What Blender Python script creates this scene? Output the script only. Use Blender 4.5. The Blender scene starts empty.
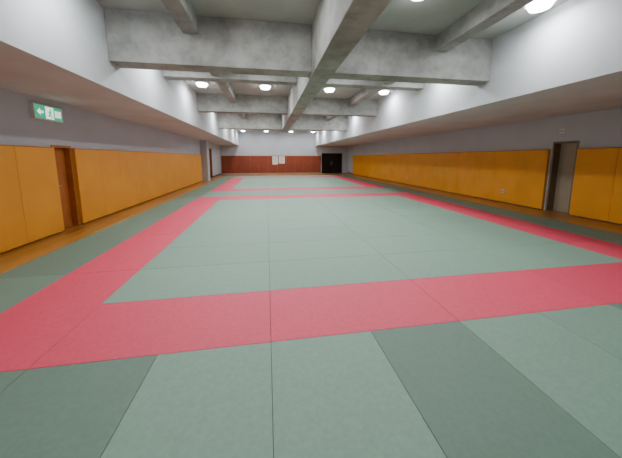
import bpy, bmesh, math, random
from mathutils import Vector, Matrix
random.seed(4)
S=bpy.context.scene
# ---------------- materials ----------------
def mat(name,col,rough=0.6,var=0.06,scale=3.0,bump=0.0,bscale=40,spec=0.4,attr=False,detail=5):
    m=bpy.data.materials.new(name); m.use_nodes=True
    n=m.node_tree.nodes; l=m.node_tree.links; b=n['Principled BSDF']
    tc=n.new('ShaderNodeTexCoord')
    nz=n.new('ShaderNodeTexNoise'); nz.inputs['Scale'].default_value=scale; nz.inputs['Detail'].default_value=detail
    l.new(tc.outputs['Object'],nz.inputs['Vector'])
    cr=n.new('ShaderNodeValToRGB')
    cr.color_ramp.elements[0].position=0.3; cr.color_ramp.elements[1].position=0.7
    cr.color_ramp.elements[0].color=tuple(max(0,c*(1-var)) for c in col)+(1,)
    cr.color_ramp.elements[1].color=tuple(min(1,c*(1+var)) for c in col)+(1,)
    l.new(nz.outputs['Fac'],cr.inputs['Fac'])
    out=cr.outputs['Color']
    if attr:
        at=n.new('ShaderNodeAttribute'); at.attribute_name='shade'
        mx=n.new('ShaderNodeVectorMath'); mx.operation='SCALE'
        l.new(out,mx.inputs[0]); l.new(at.outputs['Fac'],mx.inputs['Scale']); out=mx.outputs[0]
    l.new(out,b.inputs['Base Color'])
    b.inputs['Roughness'].default_value=rough
    b.inputs['Specular IOR Level'].default_value=spec
    if bump>0:
        n2=n.new('ShaderNodeTexNoise'); n2.inputs['Scale'].default_value=bscale; n2.inputs['Detail'].default_value=6
        l.new(tc.outputs['Object'],n2.inputs['Vector'])
        bp=n.new('ShaderNodeBump'); bp.inputs['Strength'].default_value=bump; bp.inputs['Distance'].default_value=0.01
        l.new(n2.outputs['Fac'],bp.inputs['Height']); l.new(bp.outputs[0],b.inputs['Normal'])
    return m
def lin(r,g,b):
    f=lambda c:(c/255/12.92) if c/255<=0.04045 else ((c/255+0.055)/1.055)**2.4
    return (f(r),f(g),f(b))
def emis(name,col,s):
    m=bpy.data.materials.new(name); m.use_nodes=True
    b=m.node_tree.nodes['Principled BSDF']
    b.inputs['Base Color'].default_value=col+(1,)
    b.inputs['Emission Color'].default_value=col+(1,); b.inputs['Emission Strength'].default_value=s
    return m
def concrete():
    m=mat('concrete',lin(160,161,157),0.85,0.24,0.9,0.35,25,0.2,detail=9)
    n=m.node_tree.nodes; l=m.node_tree.links; b=n['Principled BSDF']
    src=b.inputs['Base Color'].links[0].from_socket
    tc=n.new('ShaderNodeTexCoord')
    nz=n.new('ShaderNodeTexNoise'); nz.inputs['Scale'].default_value=3.5; nz.inputs['Detail'].default_value=10; nz.inputs['Roughness'].default_value=.68
    l.new(tc.outputs['Object'],nz.inputs['Vector'])
    cr=n.new('ShaderNodeValToRGB'); cr.color_ramp.elements[0].position=0.34; cr.color_ramp.elements[0].color=(.6,.6,.59,1)
    cr.color_ramp.elements[1].position=0.58; cr.color_ramp.elements[1].color=(1,1,1,1)
    l.new(nz.outputs['Fac'],cr.inputs['Fac'])
    mx=n.new('ShaderNodeMix'); mx.data_type='RGBA'; mx.blend_type='MULTIPLY'; mx.inputs[0].default_value=0.75
    l.new(src,mx.inputs[6]); l.new(cr.outputs[0],mx.inputs[7]); l.new(mx.outputs[2],b.inputs['Base Color'])
    return m
def woodfloor():
    m=bpy.data.materials.new('wood_floor'); m.use_nodes=True
    n=m.node_tree.nodes; l=m.node_tree.links; b=n['Principled BSDF']
    tc=n.new('ShaderNodeTexCoord'); mp=n.new('ShaderNodeMapping'); mp.inputs['Rotation'].default_value=(0,0,math.pi/2)
    br=n.new('ShaderNodeTexBrick'); br.inputs['Scale'].default_value=1; br.inputs['Brick Width'].default_value=1.8; br.inputs['Row Height'].default_value=0.09
    br.inputs['Mortar Size'].default_value=0.002
    br.inputs['Color1'].default_value=lin(186,132,60)+(1,); br.inputs['Color2'].default_value=lin(160,106,46)+(1,); br.inputs['Mortar'].default_value=lin(70,44,18)+(1,)
    l.new(tc.outputs['Object'],mp.inputs[0]); l.new(mp.outputs[0],br.inputs['Vector']); l.new(br.outputs['Color'],b.inputs['Base Color'])
    b.inputs['Roughness'].default_value=0.3
    return m
M={}
M['conc']=concrete()
M['paint']=mat('painted_wall',lin(188,192,200),0.8,0.04,1.2,0.12,60,0.2)
M['bulk']=mat('painted_concrete',lin(202,206,210),0.8,0.09,1.0,0.2,30,0.2,detail=8)
M['ceil']=mat('ceiling_slab',lin(176,179,174),0.9,0.1,1.5,0.2,30,0.2,detail=8)
M['orange']=mat('orange_vinyl_padding',lin(238,160,40),0.5,0.06,1.5,0.05,80,0.4,attr=True)
M['cap']=mat('padding_cap',lin(200,125,40),0.5,0.05,2)
M['brown']=mat('brown_panel',lin(142,66,42),0.5,0.1,3,attr=True)
M['brownd']=mat('brown_door_wood',lin(176,104,46),0.45,0.12,4)
M['wood']=woodfloor()
M['green']=mat('mat_green',lin(127,156,138),0.52,0.06,30,0.25,260,0.4,attr=True)
M['red']=mat('mat_red',lin(220,72,98),0.52,0.06,30,0.25,260,0.4,attr=True)
M['under']=mat('mat_gap',lin(72,80,70),0.9,0.05)
M['black']=mat('dark_door',lin(20,17,17),0.5,0.1)
M['greyd']=mat('grey_door',lin(166,154,134),0.5,0.05)
M['frame']=mat('door_frame_metal',lin(122,106,82),0.4,0.05)
M['white']=mat('white_plastic',lin(225,228,225),0.4,0.02)
M['paper']=mat('paper',lin(235,235,228),0.8,0.02)
M['ink']=mat('ink',lin(70,70,75),0.8,0.02)
M['steel']=mat('steel',lin(160,160,160),0.35,0.04)
M['lamp']=emis('lamp_glass',(0.95,0.98,1.0),26)
M['exitw']=emis('exit_white',(0.85,0.98,0.92),1.3)
M['exitg']=emis('exit_green',(0.03,0.5,0.27),0.7)
M['base']=mat('baseboard_wood',lin(90,62,34),0.5,0.06)
# ---------------- helpers ----------------
class B:
    def __init__(s): s.bm=bmesh.new(); s.sh=s.bm.faces.layers.float.new('shade'); s.mats=[]
    def mi(s,k):
        if k not in s.mats: s.mats.append(k)
        return s.mats.index(k)
    def box(s,x0,x1,y0,y1,z0,z1,k,shade=1.0):
        v=[s.bm.verts.new((x,y,z)) for x in (x0,x1) for y in (y0,y1) for z in (z0,z1)]
        for f in ((0,1,3,2),(4,6,7,5),(0,4,5,1),(2,3,7,6),(0,2,6,4),(1,5,7,3)):
            fc=s.bm.faces.new([v[i] for i in f]); fc.material_index=s.mi(k); fc[s.sh]=shade
    def cyl(s,c,r1,r2,h,k,seg=32,axis='Z'):
        rot={'Z':Matrix.Identity(4),'X':Matrix.Rotation(math.pi/2,4,'Y'),'Y':Matrix.Rotation(math.pi/2,4,'X')}[axis]
        r=bmesh.ops.create_cone(s.bm,cap_ends=True,segments=seg,radius1=r1,radius2=r2,depth=h,matrix=Matrix.Translation(c)@rot)
        fs=set(f for v in r['verts'] for f in v.link_faces)
        for f in fs: f.material_index=s.mi(k); f[s.sh]=1
    def poly(s,pts,k,ext):
        vs=[s.bm.verts.new(p) for p in pts]; f=s.bm.faces.new(vs); f.material_index=s.mi(k); f[s.sh]=1
        r=bmesh.ops.extrude_face_region(s.bm,geom=[f]); 
        vv=[g for g in r['geom'] if isinstance(g,bmesh.types.BMVert)]
        bmesh.ops.translate(s.bm,verts=vv,vec=ext)
        for v in vv:
            for g in v.link_faces: g.material_index=s.mi(k); g[s.sh]=1
    def done(s,name,bevel=0,parent=None,loc=None):
        bmesh.ops.recalc_face_normals(s.bm,faces=s.bm.faces)
        me=bpy.data.meshes.new(name); s.bm.to_mesh(me); s.bm.free()
        for k in s.mats: me.materials.append(M[k])
        o=bpy.data.objects.new(name,me); S.collection.objects.link(o)
        if loc: 
            for v in me.vertices: v.co-=Vector(loc)
            o.location=loc
        if bevel:
            m=o.modifiers.new('b','BEVEL'); m.width=bevel; m.segments=2; m.limit_method='ANGLE'
        if parent: o.parent=parent
        return o
XL,XR=-4.55,8.55; Y0,Y1=-3.6,27.5; ZC=4.19
T=0.4
ZB=2.84; BL,BR=-2.72,4.95
b=B(); b.box(XL-T,XR+T,Y0-T,Y1+T,-0.2,0,'wood'); b.done('floor')
b=B(); b.box(XL-T,XR+T,Y0-T,Y1+T,ZC,ZC+0.25,'ceil'); b.done('ceiling')
# side walls: lower wall with openings + projecting upper bulkhead (one piece of architecture)
def wall_side(name,xi,xo,ops,xb,pil=None):
    b=B(); x0,x1=min(xi,xo),max(xi,xo); y=Y0
    for a,c,h in ops:
        b.box(x0,x1,y,a,0,ZB,'paint'); b.box(x0,x1,a,c,h,ZB,'paint'); y=c
    b.box(x0,x1,y,Y1,0,ZB,'paint')
    u0,u1=min(xo,xb),max(xo,xb)
    b.box(u0,u1,Y0,Y1,ZB,ZC,'bulk')
    if pil: b.box(*pil,0,ZB,'paint')
    b.done(name)
LD=(6.55,7.12,1.9); LD2=(21.3,23.3,2.4); RD=(6.12,6.8,2.1)
wall_side('wall_left',XL,XL-T,[LD,LD2],BL,(XL,XL+0.45,19.5,20.2)); wall_side('wall_right',XR,XR+T,[RD],BR)
b=B(); DX0,DX1=5.7,7.9
b.box(XL-T,DX0,Y1,Y1+T,0,ZC,'paint'); b.box(DX1,XR+T,Y1,Y1+T,0,ZC,'paint'); b.box(DX0,DX1,Y1,Y1+T,2.1,ZC,'paint'); b.done('wall_back')
b=B(); b.box(XL-T,XR+T,Y0-T,Y0,0,ZC,'paint'); b.done('wall_front')
# beams
cx=(BL+BR)/2
b=B()
CH=3.24
b.box(cx-0.2,cx+0.2,Y0,17.0,CH,ZC,'conc')
def tb(y,w,z):
    b.box(BL,cx-0.2,y,y+w,z,ZC,'conc'); b.box(cx+0.2,BR,y,y+w,z,ZC,'conc')
for y,w,z in [(-1.2,0.35,3.3),(5.45,0.4,3.32),(8.0,0.35,3.8),(11.6,0.35,3.5),(16.1,0.4,3.3)]: tb(y,w,z)
for mx in (-1.32,3.72):
    for a,c in [(Y0,-1.2),(-0.85,5.45),(5.85,8.0),(8.35,11.6),(11.95,16.1)]: b.box(mx-0.14,mx+0.14,a,c,3.87,ZC,'conc')
b.done('concrete_ceiling_beams',0.012)
# ---------------- padding ----------------
def pads(name,xi,sgn,runs,h=1.83,key='orange'):
    b=B(); th=0.08
    for a,c in runs:
        n=max(1,round((c-a)/0.92)); w=(c-a)/n
        for i in range(n):
            x0,x1=sorted((xi,xi+sgn*th))
            b.box(x0,x1,a+i*w+0.002,a+(i+1)*w-0.002,0.03,h,key,random.uniform(0.97,1.02))
        x0,x1=sorted((xi,xi+sgn*(th+0.01)))
        b.box(x0,x1,a,c,h,h+0.02,'cap')
    b.done(name,0.006)
pads('wall_padding',XL,1,[(Y0+.01,LD[0]-0.02),(LD[1]+0.02,19.4)])
pads('wall_padding',XR,-1,[(Y0+.01,RD[0]-0.03),(RD[1]+0.06,25.6)],h=1.86)
b=B(); n=11; w=(DX0-0.1-XL-0.1)/n
for i in range(n):
    x=XL+0.1+i*w; b.box(x+0.004,x+w-0.004,Y1-0.05,Y1,0.1,1.8,'brown',random.uniform(.93,1.05))
b.box(XL+0.1,DX0-0.1,Y1-0.06,Y1,1.8,1.84,'brownd'); b.done('wall_wainscot_panel',0.005)
# doors
def door(name,x,sgn,op,leaf,frame,rec=0.26):
    a,c,h=op; b=B()
    xs=sorted((x-sgn*rec,x-sgn*(rec-.05))); b.box(xs[0],xs[1],a+0.05,c-0.05,0.01,h-0.05,leaf)
    xf=sorted((x-sgn*0.39,x+sgn*0.02))
    b.box(xf[0],xf[1],a,a+0.05,0.0,h,frame); b.box(xf[0],xf[1],c-0.05,c,0,h,frame); b.box(xf[0],xf[1],a+0.05,c-0.05,h-0.05,h,frame)
    b.cyl((x-sgn*(rec-.09),a+0.12,1.0),0.012,0.012,0.08,'steel',16,'X'); b.cyl((x-sgn*(rec-.125),a+0.17,1.0),0.012,0.012,0.12,'steel',16,'Y')
    b.done(name,0.004)
door('door_1',XL,1,LD,'brownd','brownd',0.16); door('door_2',XR,-1,RD,'greyd','frame'); door('door_3',XL,1,LD2,'black','brownd')
b=B(); 
b.box(DX0,DX0+0.06,Y1-0.02,Y1+0.3,0,2.1,'black'); b.box(DX1-0.06,DX1,Y1-0.02,Y1+0.3,0,2.1,'black'); b.box(DX0+.06,DX1-.06,Y1-0.02,Y1+0.3,2.04,2.1,'black')
mid=(DX0+DX1)/2
b.box(DX0+.06,mid-.004,Y1+0.2,Y1+0.25,0.01,2.04,'black'); b.box(mid+.004,DX1-.06,Y1+0.2,Y1+0.25,0.01,2.04,'black')
for dx in (-0.08,0.08):
    b.cyl((mid+dx,Y1+0.16,1.05),0.012,0.012,0.4,'steel',16)
    b.box(mid+dx-.01,mid+dx+.01,Y1+.16,Y1+.2,0.9,0.92,'steel'); b.box(mid+dx-.01,mid+dx+.01,Y1+.16,Y1+.2,1.2,1.22,'steel')
b.done('door_4')
b=B(); b.box(XL,XL+0.02,23.35,Y1-.07,0,0.1,'base'); b.done('baseboard_left')
b=B(); b.box(XR-0.02,XR,25.62,Y1,0,0.1,'base'); b.done('baseboard_right')
# ---------------- mats ----------------
m=0.91; yb=2.12; zt=0.045
b=B()
XA=-4*m; XB=8*m
b.box(XA+.01,XB-.01,yb-6*m+.01,yb+24*m-.01,0.0,0.037,'under')
G=0.0018
def tile(x0,x1,k0,k1,key,sh=None):
    if sh is None: sh=random.uniform(0.94,1.05)
    b.box(x0*m+G,x1*m-G,yb+k0*m+G,yb+k1*m-G,0.038,zt,key,sh)
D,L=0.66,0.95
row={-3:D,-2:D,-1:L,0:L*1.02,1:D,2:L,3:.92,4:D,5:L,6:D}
for j,k in enumerate((-2,-4,-6)):
    for x in range(-3,7):
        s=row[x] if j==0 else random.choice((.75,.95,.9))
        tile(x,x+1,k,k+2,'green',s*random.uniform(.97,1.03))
for k in range(-6,24,2):
    tile(-4,-3,k,k+2,'green',random.uniform(.64,.77)); tile(7,8,k,k+2,'green',random.uniform(.72,.85))
for k0 in (0,12):
    for k in range(k0,k0+10,2):
        tile(-3,-2,k,k+2,'red',random.uniform(.96,1.03)); tile(6,7,k,k+2,'red',random.uniform(.96,1.03))
    for x in range(-2,6,2):
        tile(x,x+2,k0,k0+1,'red',random.uniform(.97,1.03)); tile(x,x+2,k0+9,k0+10,'red',random.uniform(.97,1.03))
        for k in range(k0+1,k0+9): tile(x,x+2,k,k+1,'green',random.uniform(.96,1.03))
for k in (10,11,22,23):
    for x in range(-3,7,2): tile(x,x+2,k,k+1,'green',.93)
b.done('judo_mats',0.0015)
# ---------------- lamps ----------------
def lamp(x,y,power):
    b=B(); z=ZC
    b.cyl((x,y,z-0.02),0.22,0.22,0.04,'white',40)
    b.cyl((x,y,z-0.08),0.15,0.19,0.08,'lamp',40)
    o=b.done('ceiling_lamp',0,loc=(x,y,z))
    ld=bpy.data.lights.new('lamp_light','AREA'); ld.shape='DISK'; ld.size=0.3; ld.energy=power; ld.color=(0.95,0.98,1.0)
    lo=bpy.data.objects.new('lamp_light',ld); S.collection.objects.link(lo); lo.parent=o; lo.location=(0,0,-0.125)
rows=[(0.6,14),(4.05,36),(7.0,42),(10.0,46),(14.7,46),(19,44),(23,44),(26,26)]
for y,p in rows:
    for x in (-2.15,0.0,2.35,4.5): lamp(x,y,p)
# ---------------- exit sign ----------------
b=B(); x=XL; ya,yb2,za,zb=6.16,6.9,2.4,2.7
b.box(x,x+0.07,ya,yb2,za,zb,'white')
b.box(x+0.07,x+0.074,ya+.02,yb2-.02,za+.02,zb-.02,'exitg')
f=x+0.0745
b.box(f,f+.002,ya+.27,ya+.48,za+.03,zb-.03,'exitw')
c0=f+.005
b.cyl((c0,ya+.40,zb-.085),.022,.022,.003,'exitg',20,'X')
def limb(y0,z0,y1,z1,w=.014):
    d=Vector((0,y1-y0,z1-z0)).normalized(); n=Vector((0,-d.z,d.y))*w
    P=[Vector((c0,y0,z0))+n,Vector((c0,y1,z1))+n,Vector((c0,y1,z1))-n,Vector((c0,y0,z0))-n]
    b.poly(P,'exitg',(.002,0,0))
limb(ya+.39,zb-.11,ya+.37,za+.12,.02); limb(ya+.37,za+.12,ya+.42,za+.09); limb(ya+.42,za+.09,ya+.41,za+.05)
limb(ya+.37,za+.12,ya+.33,za+.07); limb(ya+.39,zb-.12,ya+.44,zb-.15,.01); limb(ya+.38,zb-.12,ya+.33,zb-.14,.01)
b.poly([(f,ya+.06,(za+zb)/2),(f,ya+.14,(za+zb)/2+.07),(f,ya+.14,(za+zb)/2-.07)],'exitw',(.002,0,0))
b.box(f,f+.002,ya+.13,ya+.22,(za+zb)/2-.025,(za+zb)/2+.025,'exitw')
for i in range(3):
    b.box(f,f+.002,yb2-.22+i*.06,yb2-.18+i*.06,za+.08,zb-.08,'exitw')
b.done('exit_sign')
# ---------------- posters ----------------
for (x0,x1,z0,z1) in ((0.55,1.1,0.95,1.78),(1.2,1.8,1.05,1.78)):
    b=B(); b.box(x0,x1,Y1-.066,Y1-.051,z0,z1,'paper')
    for i in range(6):
        zz=z1-.12-i*.1; b.box(x0+.07,x1-.07-.05*(i%3),Y1-.068,Y1-.0662,zz-.02,zz,'ink')
    b.done('poster')
def plate(name,xw,sgn,y,z,w,h,inner):
    b=B(); xs=sorted((xw,xw+sgn*.012)); b.box(xs[0],xs[1],y-w/2,y+w/2,z-h/2,z+h/2,'white')
    xs=sorted((xw+sgn*.012,xw+sgn*.018))
    for i in (-1,1): b.box(xs[0],xs[1],y+i*w*.2-w*.12,y+i*w*.2+w*.12,z-h*.25,z+h*.25,inner)
    b.done(name,.002)
plate('wall_outlet',XR-.08,-1,8.3,.42,.12,.12,'ink'); plate('wall_outlet',XR-.08,-1,15.0,.42,.12,.12,'ink')
plate('light_switch',XR,-1,6.6,2.4,.12,.12,'steel')
# camera
cam=bpy.data.cameras.new('camera'); co=bpy.data.objects.new('camera',cam); S.collection.objects.link(co)
f=264.0; cam.sensor_width=36; cam.lens=f/622*36; cam.shift_y=-(229-194)/622.0
th=math.radians(7.8); ps=math.radians(9.4)
co.location=(0,0,1.58+zt); co.rotation_euler=(math.pi/2-th,0,-ps); cam.clip_start=0.02
S.camera=co
w=bpy.data.worlds.new('world'); S.world=w; w.use_nodes=True; w.node_tree.nodes['Background'].inputs[0].default_value=(.5,.5,.5,1); w.node_tree.nodes['Background'].inputs[1].default_value=0.1
